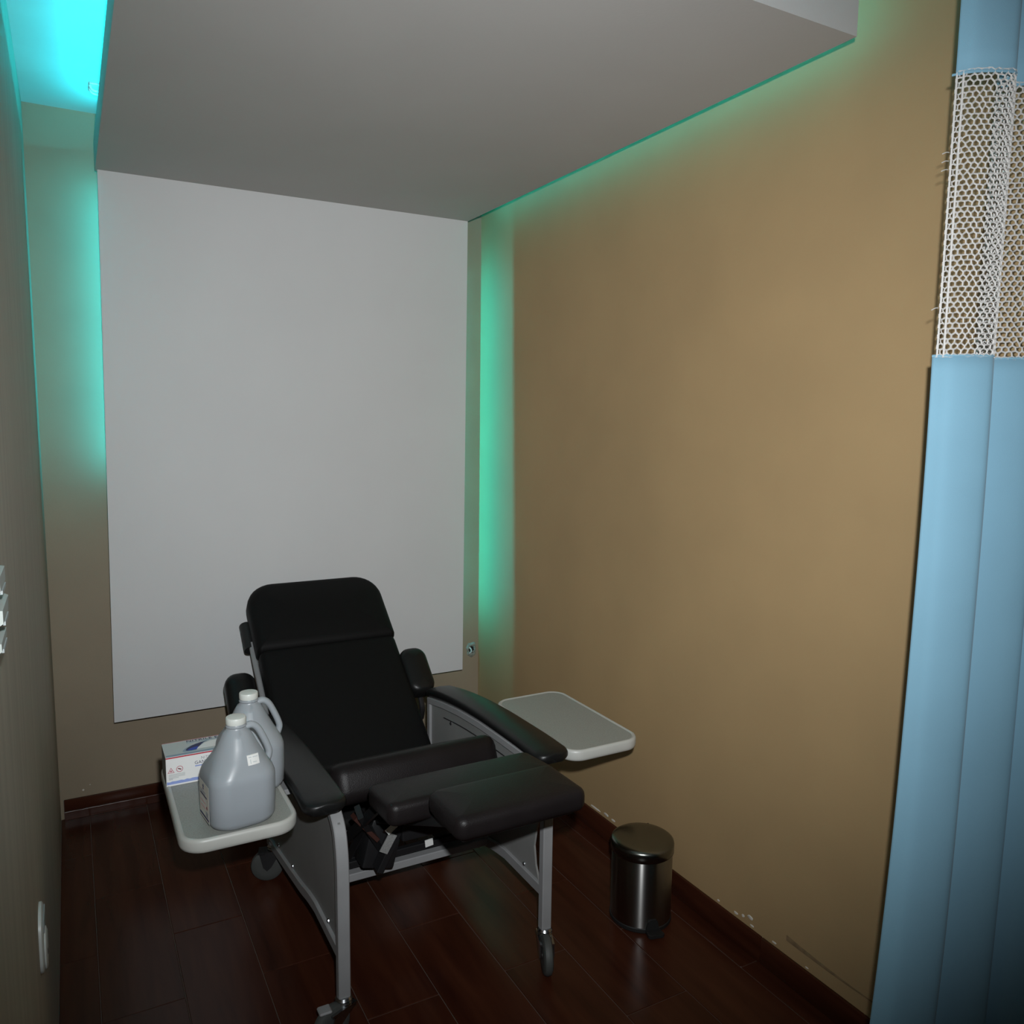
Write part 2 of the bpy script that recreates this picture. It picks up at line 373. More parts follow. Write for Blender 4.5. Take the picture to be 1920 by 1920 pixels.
# broken-open socket hole in the back wall beside the board
t = thing('socket_hole', 'broken open socket hole in the back wall beside the white board', 'wall hole', (1.668, YB - 0.006, 0.448))
b = B()
n = 26; rings = []
for f, dy in ((1.25, 0.0), (1.1, -0.004), (0.85, -0.006), (0.62, -0.002), (0.55, 0.0)):
    ring = []
    for k in range(n):
        a = 2 * PI * k / n; q = f * (1 + 0.28 * mnoise.noise(Vector((math.cos(a) * 2, math.sin(a) * 2, f))))
        ring.append((1.668 + 0.022 * q * math.cos(a), YB + dy + 0.0015 * mnoise.noise(Vector((a * 3, f * 5, 1))), 0.448 + 0.030 * q * math.sin(a)))
    rings.append(ring)
loft(b, rings, False, False); finish('plaster_rim', b, 'plaster', t, 20)
b = B(); lathe(b, [(0.0001, 0.0006), (0.017, 0.0007), (0.018, 0.0001)], (1.668, YB, 0.448), 16, Mx=Matrix.Rotation(PI / 2, 3, 'X')); finish('cavity_shade_disc', b, 'dark', t)  # flat disc on the wall, the hole's shade put into its colour
b = B(); tube(b, smooth_path([(1.655, YB - 0.002, 0.462), (1.662, YB - 0.010, 0.452), (1.660, YB - 0.012, 0.44), (1.655, YB - 0.003, 0.432)], 4), 0.0035, 8); finish('wire', b, 'plastic_white', t)
b = B(); tube(b, smooth_path([(1.682, YB - 0.002, 0.464), (1.678, YB - 0.010, 0.456), (1.68, YB - 0.011, 0.446), (1.672, YB - 0.004, 0.438)], 4), 0.003, 8); finish('wire', b, 'plaster', t)

# ------------------------------------------------------------------ the recliner
CX = 0.84
XLf, XRf = 0.547, 1.140            # centre planes of the two side frames
ch = thing('medical_recliner', 'black vinyl reclining medical chair on casters with grey frame and side trays', 'recliner chair', (CX, 2.25, 0))
def frame_along(p, dirv):
    """matrix whose local y runs along dirv (in the y-z plane), x across, z the upper normal"""
    d = Vector(dirv).normalized(); x = Vector((1, 0, 0)); z = x.cross(d).normalized()
    m = Matrix((x, d, z)).transposed().to_4x4(); m.translation = p; return m
# backrest: lower cushion and head cushion, leaning back
bd = Vector((0, 1, 0.80)).normalized(); nb = Vector((1, 0, 0)).cross(bd)
def back_pt(y): return Vector((CX, y, 0.435 + 0.80 * (y - 2.62)))
TH = 0.085
def along(y0, y1):
    a, c = back_pt(y0), back_pt(y1); return (a + c) / 2 - nb * TH, (c - a).length / 2
c0, h0 = along(2.40, 2.972)
b = B(); pillow(b, 0.262, h0, 0.03, TH, 0.026, 0.006, frame_along(c0, bd)); finish('backrest', b, 'fabric_black', ch)
c1, h1 = along(2.960, 3.212)
def rr_top(a, bb, Rt, Rb, n=6):
    pts = []
    for cx, cy, R, a0 in ((a - Rt, bb - Rt, Rt, 0), (-(a - Rt), bb - Rt, Rt, PI / 2), (-(a - Rb), -(bb - Rb), Rb, PI), (a - Rb, -(bb - Rb), Rb, 1.5 * PI)):
        for k in range(n + 1):
            t = a0 + PI / 2 * k / n; pts.append((cx + R * math.cos(t), cy + R * math.sin(t)))
    return pts
def head_cushion(bm, a, bb, Rt, Rb, h, r, crown, Mx):
    rings = []
    ring = lambda ins, z: [Mx @ Vector((x, y, z)) for x, y in rr_top(a - ins, bb - ins, max(Rt - ins, .004), max(Rb - ins, .002), 8)]
    m_ = min(a, bb)
    rings += [ring(m_ * .5, 0), ring(r, 0)]
    for k in range(1, 5): t = PI / 2 * k / 4; rings.append(ring(r - r * math.sin(t), r - r * math.cos(t)))
    for k in range(0, 5): t = PI / 2 * k / 4; rings.append(ring(r - r * math.cos(t), h - r + r * math.sin(t)))
    for f in (0.12, 0.3, 0.5, 0.72, 0.9): rings.append(ring(r + (m_ - r) * f, h + crown * (1 - (1 - f) ** 2)))
    loft(bm, rings)
b = B(); head_cushion(b, 0.268, h1, 0.105, 0.02, TH + 0.012, 0.034, 0.014, frame_along(c1, bd)); finish('headrest', b, 'fabric_black', ch)
# steel tubes behind the back, and the push handle seen at its left
for sx in (-1, 1):
    x = CX + sx * 0.262
    b = B(); tube(b, [back_pt(2.42) + Vector((x - CX, 0, 0)) - nb * 0.105, back_pt(3.05) + Vector((x - CX, 0, 0)) - nb * 0.105], 0.011, 10); bt = finish('back_tube', b, 'frame', ch)
    p = back_pt(3.06) + Vector((x - CX + sx * 0.004, 0, 0)) - nb * 0.118
    b = B(); tube(b, smooth_path([p - bd * 0.035, p + bd * 0.02, p + bd * 0.07, p + bd * 0.085], 4), 0.024, 14); finish('push_handle', b, 'rubber_black', ch)
# wing pads, continuing the armrests up beside the back
for sx, x, y, z in ((-1, 0.512, 2.985, 0.508), (1, 1.147, 2.880, 0.548)):
    d = Vector((0, 1, 0.9)).normalized(); mm = frame_along(Vector((x, y, z)), d)
    b = B(); pillow(b, 0.055, 0.100, 0.045, 0.075, 0.026, 0.004, mm); wg = finish('wing_pad', b, 'armpad', ch)
    b = B(); tube(b, smooth_path([mm @ Vector((0, -0.09, 0.01)), mm @ Vector((0, -0.13, -0.01)), mm @ Vector((0, -0.15, -0.05))], 4), 0.011, 10); finish('hinge_arm', b, 'blackmetal', wg)
# seat, raised at the front
sd = Vector((0, 1, -0.46)).normalized()
def sag(u, v): return -0.012 * max(0, 1 - u * u) * (1 if abs(v) < .99 else 0) * 0
b = B(); pillow(b, 0.258, 0.285, 0.045, 0.115, 0.036, 0.004, frame_along(Vector((CX + 0.004, 2.292, 0.398)), sd)); finish('seat', b, 'vinyl', ch)
# leg rest pad and foot pad swung up in front
ld = Vector((0, 1, -0.02)).normalized()
b = B(); pillow(b, 0.232, 0.085, 0.025, 0.058, 0.018, 0.004, frame_along(Vector((CX + 0.006, 1.775, 0.603)), Vector((0, 1, -0.10)).normalized())); finish('leg_rest', b, 'vinyl', ch)
b = B(); pillow(b, 0.168, 0.088, 0.026, 0.056, 0.020, 0.004, frame_along(Vector((0.857, 1.566, 0.657)), ld)); fo = finish('foot_rest', b, 'vinyl', ch)
b = B(); box(b, (0.712, 1.505, 0.647), (1.002, 1.645, 0.6575), 0.003, 1); finish('foot_plate', b, 'blackmetal', fo)
# side frames
ARMZ = [(1.905, 0.588), (1.99, 0.592), (2.12, 0.590), (2.26, 0.586), (2.42, 0.574), (2.56, 0.556), (2.69, 0.532)]
for sx, xf in ((-1, XLf), (1, XRf)):
    # front leg: straight tube, bent back under the arm
    b = B(); tube(b, [(xf, 1.852, 0.112), (xf, 1.852, 0.40)] + smooth_path([(xf, 1.852, 0.43), (xf, 1.858, 0.49), (xf, 1.878, 0.545), (xf, 1.925, 0.580)], 5), 0, square=(0.0155, 0.0125)); fl_ = finish('front_leg', b, 'frame', ch, 30)
    # rail: level in front, sloping down to the rear caster
    b = B(); tube(b, [(xf, 1.862, 0.222), (xf, 2.06, 0.222)] + smooth_path([(xf, 2.08, 0.222), (xf, 2.16, 0.210), (xf, 2.28, 0.185), (xf, 2.70, 0.118)], 5), 0, square=(0.012, 0.016)); finish('bottom_rail', b, 'frame', ch, 30)
    b = B(); tube(b, [(xf, y, z - 0.012) for y, z in ARMZ], 0, square=(0.014, 0.012)); finish('arm_rail', b, 'frame', ch, 30)
    b = B(); tube(b, [(xf, 2.685, 0.13), (xf, 2.685, 0.52)], 0, square=(0.012, 0.012)); finish('rear_post', b, 'frame', ch, 30)
    # side panel with a curved free front edge
    fr = [(1.872, 0.56), (1.878, 0.50)] + ([(1.885, 0.44), (1.905, 0.38), (1.915, 0.33), (1.905, 0.275), (1.885, 0.235)] if sx > 0 else [(1.872, 0.42), (1.872, 0.235)])
    poly = fr + [(2.08, 0.232), (2.28, 0.196), (2.68, 0.130), (2.68, 0.52)] + [(y, z - 0.02) for y, z in reversed(ARMZ[:-1])]
    b = B(); prism(b, poly, 'x', xf - 0.003, xf + 0.003); sp = finish('side_panel', b, 'sidepanel', ch, 0)
    # trim line and rivets
    b = B(); tube(b, smooth_path([(xf - sx * 0.0045, y, z - 0.060) for y, z in ARMZ[1:-1]], 3), 0.0018, 6); finish('trim_line', b, 'blackmetal', sp)
    for y, z in ((2.50, 0.495), (2.10, 0.515), (1.97, 0.245), (2.36, 0.195), (2.55, 0.17)):
        for f in (-1, 1):
            b = B(); lathe(b, [(0.0001, 0.0), (0.0065, 0.0), (0.006, 0.003), (0.003, 0.0045), (0.0001, 0.005)], (xf + f * 0.003, y, z), 10, Mx=Matrix.Rotation(f * PI / 2, 3, 'Y')); finish('rivet', b, 'chrome', sp)
    # arm pad
    b = B(); rings = []
    xa = 0.517 if sx < 0 else 1.176
    path = smooth_path([(0, y, z) for y, z in [(1.900, 0.590)] + ARMZ[1:]], 4)
    N = len(path)
    for i, p in enumerate(path):
        s = i / (N - 1); e = min(s, 1 - s) * (N - 1)
        wv = 0.0565 * (1 - 0.10 * s)
        rings.append((p, wv))
    ends = []
    def arm_ring(p, w, z0, z1):
        pts = []
        r_ = 0.011
        sec = [(w - r_, z0), (w, z0 + r_), (w, z1 - r_), (w - r_ * .4, z1 - r_ * .3), (w - r_, z1), (0, z1 + 0.003), (-w + r_, z1), (-w + r_ * .4, z1 - r_ * .3), (-w, z1 - r_), (-w, z0 + r_), (-w + r_, z0), (0, z0)]
        return [Vector((xa + u, p.y, p.z + v)) for u, v in sec]
    R2 = []
    p0 = path[0]
    for k in range(5):
        t = PI / 2 * k / 5
        q = p0 + Vector((0, -0.034 * math.cos(t), 0.0)); w = 0.022 + (0.0565 - 0.022) * math.sin(t); R2.append(arm_ring(q, w, 0.004 * (1 - math.sin(t)), 0.031 - 0.005 * (1 - math.sin(t))))
    for p, w in rings: R2.append(arm_ring(p, w, 0, 0.032))
    pe = path[-1]
    for k in range(1, 5):
        t = PI / 2 * k / 5
        R2.append(arm_ring(pe + Vector((0, 0.03 * math.sin(t), -0.012 * math.sin(t))), 0.051 * math.cos(t) + 0.004, 0, 0.032 - 0.004 * math.sin(t)))
    loft(b, R2); finish('arm_rest', b, 'armpad', ch, 50)
    # side tray on a bracket
    tx0, tx1 = (0.180, 0.452) if sx < 0 else (1.234, 1.503)
    mx = Matrix.Translation(((tx0 + tx1) / 2, 2.108 if sx < 0 else 2.130, 0.568))
    b = B()
    a_, b_ = (tx1 - tx0) / 2, 0.247
    ring = lambda ins, z: [mx @ Vector((x, y, z)) for x, y in rr(a_ - ins, b_ - ins, 0.058 - ins, 8)]
    loft(b, [ring(0.02, 0), ring(0.006, 0), ring(0.002, 0.003), ring(0, 0.010), ring(0, 0.026), ring(0.002, 0.032), ring(0.006, 0.0345), ring(0.009, 0.0345), ring(0.013, 0.0315)])
    tr = finish('side_tray', b, 'tray', ch, 40)
    b = B(); loft(b, [ring(0.0132, 0.0312), ring(0.0134, 0.0322), ring(0.06, 0.0322)]); finish('tray_inlay', b, 'tray_top', tr, 40)
    b = B(); xi = tx1 - 0.03 if sx < 0 else tx0 + 0.03
    box(b, (min(xf, xi), 2.10, 0.552), (max(xf, xi), 2.16, 0.5675), 0.002, 1); finish('tray_bracket', b, 'frame', tr)
    # casters
    spots = ((xf, 1.852, -2.75 if sx < 0 else -1.95), (xf, 2.645, 2.85 if sx < 0 else -1.2))
    for ci_, (cx_, cy_, ang) in enumerate(spots):
        rw = 0.054; zt = 0.112 if ci_ == 0 else 0.128
        dirv = Vector((math.cos(ang), math.sin(ang), 0)); side = Vector((-dirv.y, dirv.x, 0))
        wc = Vector((cx_, cy_, rw)) + dirv * (0.040 if ci_ == 0 else 0.022)
        b = B(); lathe(b, [(0.0001, 0.0), (0.021, 0.0), (0.022, 0.006), (0.020, 0.010), (0.022, 0.014), (0.018, 0.020), (0.0001, 0.0205)], (cx_, cy_, zt - 0.020), 20); ca = finish('caster', b, 'chrome', ch)
        Rw = Matrix((dirv, Vector((0, 0, 1)), side)).transposed()
        b = B(); lathe(b, [(0.030, -0.013), (0.046, -0.013), (0.052, -0.009), (rw, -0.003), (rw, 0.003), (0.052, 0.009), (0.046, 0.013), (0.030, 0.013)], wc, 28, Mx=Rw); finish('tyre', b, 'rubber', ca)
        b = B(); lathe(b, [(0.0001, -0.015), (0.010, -0.015), (0.012, -0.008), (0.0305, -0.010), (0.0305, 0.010), (0.012, 0.008), (0.010, 0.015), (0.0001, 0.015)], wc, 24, Mx=Rw); finish('hub', b, 'blackmetal', ca)
        b = B(); top = Vector((cx_, cy_, zt - 0.022))
        for sgn in (-1, 1):
            o = side * sgn * 0.018
            A = [top + o - dirv * 0.024, top + o + dirv * 0.045 + Vector((0, 0, -0.006)), wc + o + dirv * 0.012, wc + o - Vector((0, 0, 0.012)), wc + o - dirv * 0.014]
            A2 = [p + side * sgn * 0.003 for p in A]; loft(b, [A, A2])
        pl = [top - dirv * 0.026 - side * .021, top + dirv * 0.050 - side * .021, top + dirv * 0.050 + side * .021, top - dirv * 0.026 + side * .021]
        loft(b, [[p - Vector((0, 0, 0.004)) for p in pl], [p + Vector((0, 0, 0.002)) for p in pl]]); finish('fork', b, 'chrome' if ci_ == 0 else 'blackmetal', ca, 30)
        if ci_ == 1 or sx > 0: continue
        b = B(); pp = wc + dirv * 0.020 + Vector((0, 0, 0.052)); box(b, pp - Vector((0.016, 0.016, 0.004)), pp + Vector((0.016, 0.016, 0.004)), 0.003, 1)
        finish('brake_pedal', b, 'frame', ca)
# cross bars
b = B(); tube(b, [(XLf, 2.215, 0.205), (XRf, 2.215, 0.205)], 0, square=(0.0125, 0.019)); finish('cross_bar', b, 'frame', ch, 30)
b = B(); tube(b, [(XLf, 2.62, 0.155), (XRf, 2.62, 0.155)], 0, square=(0.0125, 0.019)); finish('cross_bar', b, 'frame', ch, 30)
b = B(); tube(b, [(0.60, 2.38, 0.235), (1.08, 2.38, 0.235)], 0, square=(0.020, 0.004)); finish('cross_plate', b, 'frame', ch, 30)
# black reclining mechanism under the seat
def bar(p, q, hw, ht, m, name='link_bar', par=None):
    b = B(); tube(b, [p, q], 0, square=(hw, ht)); return finish(name, b, m, par or ch, 30)
mb = bar((0.645, 2.02, 0.50), (0.765, 2.14, 0.28), 0.008, 0.022, 'blackmetal')
bar((0.60, 2.10, 0.485), (0.60, 2.24, 0.24), 0.006, 0.018, 'blackmetal')
bar((0.70, 2.00, 0.54), (0.68, 2.22, 0.26), 0.006, 0.016, 'blackmetal')
bar((0.715, 2.075, 0.29), (0.795, 2.068, 0.45), 0.010, 0.026, 'blackmetal')
bar((0.66, 1.86, 0.60), (0.66, 2.16, 0.36), 0.006, 0.014, 'blackmetal')
bar((1.02, 1.86, 0.60), (1.02, 2.16, 0.36), 0.006, 0.014, 'blackmetal')
bar((0.73, 1.62, 0.640), (0.70, 2.02, 0.47), 0.006, 0.013, 'blackmetal')
bar((0.98, 1.62, 0.640), (1.00, 2.02, 0.47), 0.006, 0.013, 'blackmetal')
bar((0.63, 2.18, 0.262), (1.05, 2.18, 0.262), 0.010, 0.010, 'blackmetal', 'torsion_bar')
bar((0.64, 2.05, 0.475), (0.705, 2.05, 0.395), 0.006, 0.016, 'rust', 'painted_link')
b = B(); box(b, (0.69, 2.09, 0.275), (0.79, 2.165, 0.42), 0.008, 2, Matrix.Rotation(0.25, 3, 'Y')); mot = finish('actuator', b, 'blackmetal', ch)
b = B(); box(b, (0.775, 2.035, 0.37), (0.93, 2.13, 0.462), 0.008, 2); gb = finish('lock_housing', b, 'blackmetal', ch)
b = B(); tube(b, [(0.735, 2.075, 0.40), (0.735, 2.068, 0.40)], 0.005, 8); finish('bolt', b, 'chrome', mot)
b = B(); tube(b, [(0.752, 2.075, 0.385), (0.752, 2.068, 0.385)], 0.005, 8); finish('bolt', b, 'chrome', mot)
for c, hw, hh, rot, m, par in (((0.732, 2.030, 0.383), 0.013, 0.028, -0.55, 'sticker_grey', mot), ((0.738, 2.020, 0.430), 0.009, 0.016, -0.95, 'sticker', mot), ((0.795, 2.000, 0.474), 0.019, 0.009, 0.08, 'sticker', gb), ((0.910, 2.160, 0.276), 0.013, 0.011, 0.1, 'sticker', gb)):
    b = B(); box(b, Vector(c) - Vector((hw, 0.0012, hh)), Vector(c) + Vector((hw, 0.0012, hh)), 0, 1, Matrix.Rotation(-rot, 3, 'Y')); finish('sticker', b, m, par, 0, label='white paper sticker')
b = B(); tube(b, smooth_path([(0.592, 2.13, 0.33), (0.590, 2.14, 0.27), (0.585, 2.14, 0.235), (0.600, 2.14, 0.222), (0.598, 2.14, 0.19)], 4), 0.0035, 8); finish('spring_wire', b, 'chrome', ch)

# ------------------------------------------------------------------ jugs on the left tray
def jug(cx, cy, z0, rot, label, fill, full):
    t = thing('plastic_jug', label, 'jug', (cx, cy, z0), 'plastic jugs on the left tray')
    Rz = Matrix.Rotation(rot, 3, 'Z'); base = Vector((cx, cy, z0))
    def ring(h, z, R, dx=0):
        k = 1.10 if z < 0.12 else 1.0 + 0.10 * max(0, (0.224 - z) / 0.104)
        return [base + Rz @ Vector((x + dx, y, z)) for x, y in rr(h * k, h * k, R * k, 7)]
    KX = 1.10
    prof = [(0.046, 0.0, 0.04), (0.058, 0.002, 0.042), (0.066, 0.009, 0.042), (0.0698, 0.020, 0.042), (0.0710, 0.06, 0.041), (0.0712, 0.110, 0.041), (0.0705, 0.120, 0.042), (0.068, 0.133, 0.044), (0.0560, 0.160, 0.049), (0.0448, 0.186, 0.0448), (0.0358, 0.207, 0.0358), (0.029, 0.219, 0.029), (0.0235, 0.224, 0.0235), (0.0222, 0.228, 0.0222), (0.0245, 0.231, 0.0245), (0.0225, 0.234, 0.0225), (0.0205, 0.238, 0.0205), (0.0205, 0.246, 0.0205)]
    b = B(); loft(b, [ring(h, z, R) for h, z, R in prof]); bod = finish('body', b, 'jug', t, 50)
    b = B(); lp = [(h - 0.004, max(z, 0.003), R - 0.003) for h, z, R in prof if z < fill] ; lp.append((prof[len(lp)][0] - 0.006, fill, prof[len(lp)][2] - 0.004))
    loft(b, [ring(h, z, R) for h, z, R in lp]); finish('liquid', b, 'liquid', bod, 50)
    # handle: a hollow loop from the neck down to the shoulder
    b = B(); pts = smooth_path([(0.018, 0, 0.222), (0.036, 0, 0.225), (0.051, 0, 0.213), (0.064, 0, 0.188), (0.0745, 0, 0.162), (0.0775, 0, 0.145), (0.070, 0, 0.124)], 4)
    rings = []
    for i, p in enumerate(pts):
        d = (pts[min(i + 1, len(pts) - 1)] - pts[max(i - 1, 0)]).normalized(); u = Vector((0, 1, 0)); w = d.cross(u)
        rings.append([base + Rz @ (p + u * 0.011 * math.cos(2 * PI * k / 12) + w * 0.0085 * math.sin(2 * PI * k / 12)) for k in range(12)])
    loft(b, rings); finish('handle', b, 'jug', t, 60)
    b = B(); lathe(b, [(0.0215, 0.236), (0.0232, 0.2365), (0.0236, 0.240), (0.0236, 0.2495), (0.0225, 0.2520), (0.017, 0.2532), (0.0001, 0.2528)], base, 28); cp_ = finish('cap', b, 'cap', t, 40)
    for k in range(28):
        a = 2 * PI * k / 28
    if full:
        # printed paper label on the left face
        def lab(y0, y1, z0_, z1_, off, m, name, par=None):
            b = B(); xx = -0.0784 - off
            pts = [base + Rz @ Vector((xx, y, z)) for y, z in ((y0, z0_), (y1, z0_), (y1, z1_), (y0, z1_))]; pts2 = [p + Rz @ Vector((0.0003, 0, 0)) for p in pts]
            loft(b, [pts, pts2]); return finish(name, b, m, par or t, 0)
        lb = lab(-0.038, 0.038, 0.018, 0.108, 0.0006, 'label_cream', 'label')
        lab(-0.034, 0.036, 0.0225, 0.0275, 0.0010, 'ink_navy', 'print_bar', lb)
        lab(-0.031, -0.012, 0.030, 0.0425, 0.0010, 'ink_grey', 'print_block', lb)
        lab(-0.022, 0.030, 0.074, 0.0775, 0.0010, 'ink_navy', 'print_line', lb); lab(-0.012, 0.030, 0.080, 0.0825, 0.0010, 'ink_grey', 'print_line', lb); lab(-0.014, 0.032, 0.084, 0.0865, 0.0010, 'ink_grey', 'print_line', lb)
        for k in range(4): lab(-0.010, 0.028, 0.046 + k * 0.006, 0.0475 + k * 0.006, 0.0010, 'ink_pale' if k % 2 else 'ink_pink', 'print_line', lb)
        b = B(); poly = [(-0.022, 0.058), (-0.018, 0.053), (-0.022, 0.048), (-0.026, 0.053)]
        P = [base + Rz @ Vector((-0.0797, y, z)) for y, z in poly]; loft(b, [P, [p + Rz @ Vector((0.0004, 0, 0)) for p in P]]); finish('print_diamond', b, 'ink_maroon', lb, 0)
        b = B()
        for zz, rr_ in ((0.099, 0.004), (0.0925, 0.003)):
            P = [base + Rz @ Vector((-0.0797, 0.004 + rr_ * math.cos(2 * PI * k / 10), zz + rr_ * math.sin(2 * PI * k / 10))) for k in range(10)]; loft(b, [P, [p + Rz @ Vector((0.0004, 0, 0)) for p in P]])
        finish('print_emblem', b, 'ink_navy', lb, 0)
        # little price sticker on the sloping shoulder
        def shp(x, f): # point on front shoulder, height f in 0.133..0.186
            h = 0.0675 + (0.0448 - 0.0675) * (f - 0.133) / 0.053; return Vector((x, -h * (1.0 + 0.10 * (0.224 - f) / 0.104) - 0.0013, f))
        b = B(); n_ = 6; rings = []
        for i in range(n_ + 1):
            x = 0.006 + 0.028 * i / n_; rings.append([base + Rz @ (shp(x, f) + Vector((0, 0.0035 * (max(0, abs(x) - 0.014) / 0.02) ** 2, 0))) for f in (0.151, 0.172)] + [base + Rz @ (shp(x, f) + Vector((0, 0.004, 0))) for f in (0.172, 0.151)])
        loft(b, rings); st = finish('price_sticker', b, 'sticker', t, 0, label='small white price sticker')
        b = B()
        for x0_, x1_, f0, f1 in ((0.009, 0.016, 0.1665, 0.1685), (0.019, 0.031, 0.1665, 0.1685), (0.012, 0.014, 0.154, 0.163), (0.018, 0.027, 0.156, 0.158)):
            P = [base + Rz @ (shp(x, f) - Vector((0, 0.0005, 0))) for x, f in ((x0_, f0), (x1_, f0), (x1_, f1), (x0_, f1))]; loft(b, [P, [p + Vector((0, 0.0004, 0)) for p in P]])
        finish('sticker_print', b, 'ink_pale', st, 0)
    return t
ZTRAY = 0.568 + 0.0322
jug(0.320, 1.941, ZTRAY + 0.0004, 0.13, 'front milky plastic jug with paper label and price sticker on left tray', 0.128, True)
jug(0.380, 2.1035, ZTRAY + 0.0004, 0.05, 'milky plastic jug standing behind the labelled one, against the backrest', 0.090, False)

# ------------------------------------------------------------------ box of gloves
gx0, gx1, gy0, gy1, gz0, gz1 = 0.183, 0.298, 2.170, 2.288, ZTRAY + 0.0004, ZTRAY + 0.079
gx1 = 0.395; gy0 = 2.187
t = thing('glove_box', 'white and blue nitrile glove box on the left tray behind jugs', 'box', ((gx0 + gx1) / 2, (gy0 + gy1) / 2, gz0))
b = B(); box(b, (gx0, gy0, gz0), (gx1, gy1, gz1), 0.0008, 1); cb = finish('carton', b, 'card_white', t, 0)
def plate(name, poly, face, m, lift=0.0004, par=None):
    b = B()
    if face == 'front': lo, hi = [(x, gy0 - lift, z) for x, z in poly], [(x, gy0 - lift + 0.0003, z) for x, z in poly]
    elif face == 'top': lo, hi = [(x, y, gz1 + lift) for x, y in poly], [(x, y, gz1 + lift - 0.0003) for x, y in poly]
    else: lo, hi = [(gx0 - lift, y, z) for y, z in poly], [(gx0 - lift + 0.0003, y, z) for y, z in poly]
    loft(b, [lo, hi]); return finish(name, b, m, par or cb, 0)
R4 = lambda a, c, d, e: [(a, d), (c, d), (c, e), (a, e)]
plate('top_print', R4(gx0 + .001, gx1 - .001, gy0 + .001, gy1 - .001), 'top', 'card_grey')
plate('side_print', R4(gy0 + .001, gy1 - .001, gz0 + .001, gz1 - .001), 'left', 'card_side')
plate('red_edge', R4(gx0, gx1, gz1 - 0.0035, gz1 - 0.0002), 'front', 'ink_red', 0.0008)
plate('red_rim', R4(gx0, gx1, gy1 - 0.002, gy1 - .0003), 'top', 'ink_pink', 0.0008)
plate('blue_band', R4(gx0 + .002, gx1, gy0 + .002, gy0 + 0.014), 'top', 'ink_slate', 0.0007)
# blue drop and white glove hand on the top
dp = [(gx0 + 0.052 + 0.055 * u, gy0 + 0.024 + 0.74 * v) for u, v in ((0, 0.006), (0.05, 0.016), (0.15, 0.028), (0.32, 0.041), (0.55, 0.052), (0.8, 0.060), (1.1, 0.066), (0.9, 0.056), (0.78, 0.042), (0.66, 0.026), (0.56, 0.010), (0.5, 0.0), (0.25, -0.002), (0.08, 0.0))]
halo = [(0.4 * (gx0 + 0.09) + 0.6 * x + (x - gx0 - 0.09) * 0.62, 0.4 * (gy0 + 0.055) + 0.6 * y + (y - gy0 - 0.055) * 0.55) for x, y in dp]
plate('drop_halo', halo, 'top', 'ink_slate', 0.0008); plate('drop_dark', dp, 'top', 'ink_navy', 0.0011)
dq = [(gx0 + 0.056 + 0.047 * u, gy0 + 0.024 + 0.74 * v) for u, v in ((0, 0.004), (0.12, 0.013), (0.35, 0.022), (0.6, 0.026), (0.62, 0.020), (0.56, 0.008), (0.52, 0.001), (0.3, 0.0), (0.1, 0.001))]
plate('drop_blue', dq, 'top', 'ink_blue', 0.0014)
plate('glove_shape', [(gx0 + .080, gy0 + .026), (gx0 + .086, gy0 + .038), (gx0 + .094, gy0 + .048), (gx0 + .104, gy0 + .059), (gx0 + .120, gy0 + .068), (gx0 + .205, gy0 + .068), (gx0 + .205, gy0 + .022)], 'top', 'card_white', 0.0017)
wave = [(gx0 + 0.001, gz0 + 0.005), (gx1 - .001, gz0 + 0.005)] + [(gx1 - .001 - (gx1 - gx0 - .002) * k / 30, gz0 + 0.0115 + 0.0050 * abs(math.sin(k * 1.3)) * (1 - k / 42)) for k in range(31)]
plate('blue_wave', wave, 'front', 'ink_wave')
def ring_plate(name, outer, inner, m):
    b = B(); n = len(outer)
    vo = [b.verts.new((x, gy0 - 0.0006, z)) for x, z in outer]; vi = [b.verts.new((x, gy0 - 0.0006, z)) for x, z in inner]
    for i in range(n): b.faces.new((vo[i], vo[(i + 1) % n], vi[(i + 1) % n], vi[i]))
    return finish(name, b, m, cb, 0)
tcx, tcz = gx0 + 0.012, gz0 + 0.042
ring_plate('warning_triangle', [(tcx - .0085, tcz - .006), (tcx + .0085, tcz - .006), (tcx, tcz + .009)], [(tcx - .006, tcz - .0045), (tcx + .006, tcz - .0045), (tcx, tcz + .0058)], 'ink_pink')
plate('warning_mark', R4(tcx - .0025, tcx + .0025, tcz - .003, tcz + .001), 'front', 'ink_pink')
ccx, ccz = gx0 + 0.033, gz0 + 0.044
ring_plate('warning_circle', [(ccx + .0085 * math.cos(k * PI / 12), ccz + .0085 * math.sin(k * PI / 12)) for k in range(24)], [(ccx + .0068 * math.cos(k * PI / 12), ccz + .0068 * math.sin(k * PI / 12)) for k in range(24)], 'ink_pink')
plate('warning_mark', [(ccx - .005, ccz + .001), (ccx - .003, ccz + .003), (ccx + .005, ccz - .001), (ccx + .003, ccz - .003)], 'front', 'ink_maroon')
for k in range(4): plate('fine_print', R4(gx0 + .006, gx0 + (.046 if k < 3 else .030), gz0 + 0.0305 - k * .0032, gz0 + 0.032 - k * .0032), 'front', 'ink_pale')
plate('blue_line', R4(gx0 + 0.071, gx0 + 0.135, gz0 + 0.0425, gz0 + 0.0455), 'front', 'ink_wave')
plate('blue_line', R4(gx0 + 0.060, gx0 + 0.200, gy1 - 0.0235, gy1 - 0.0200), 'top', 'ink_slate', 0.0009)
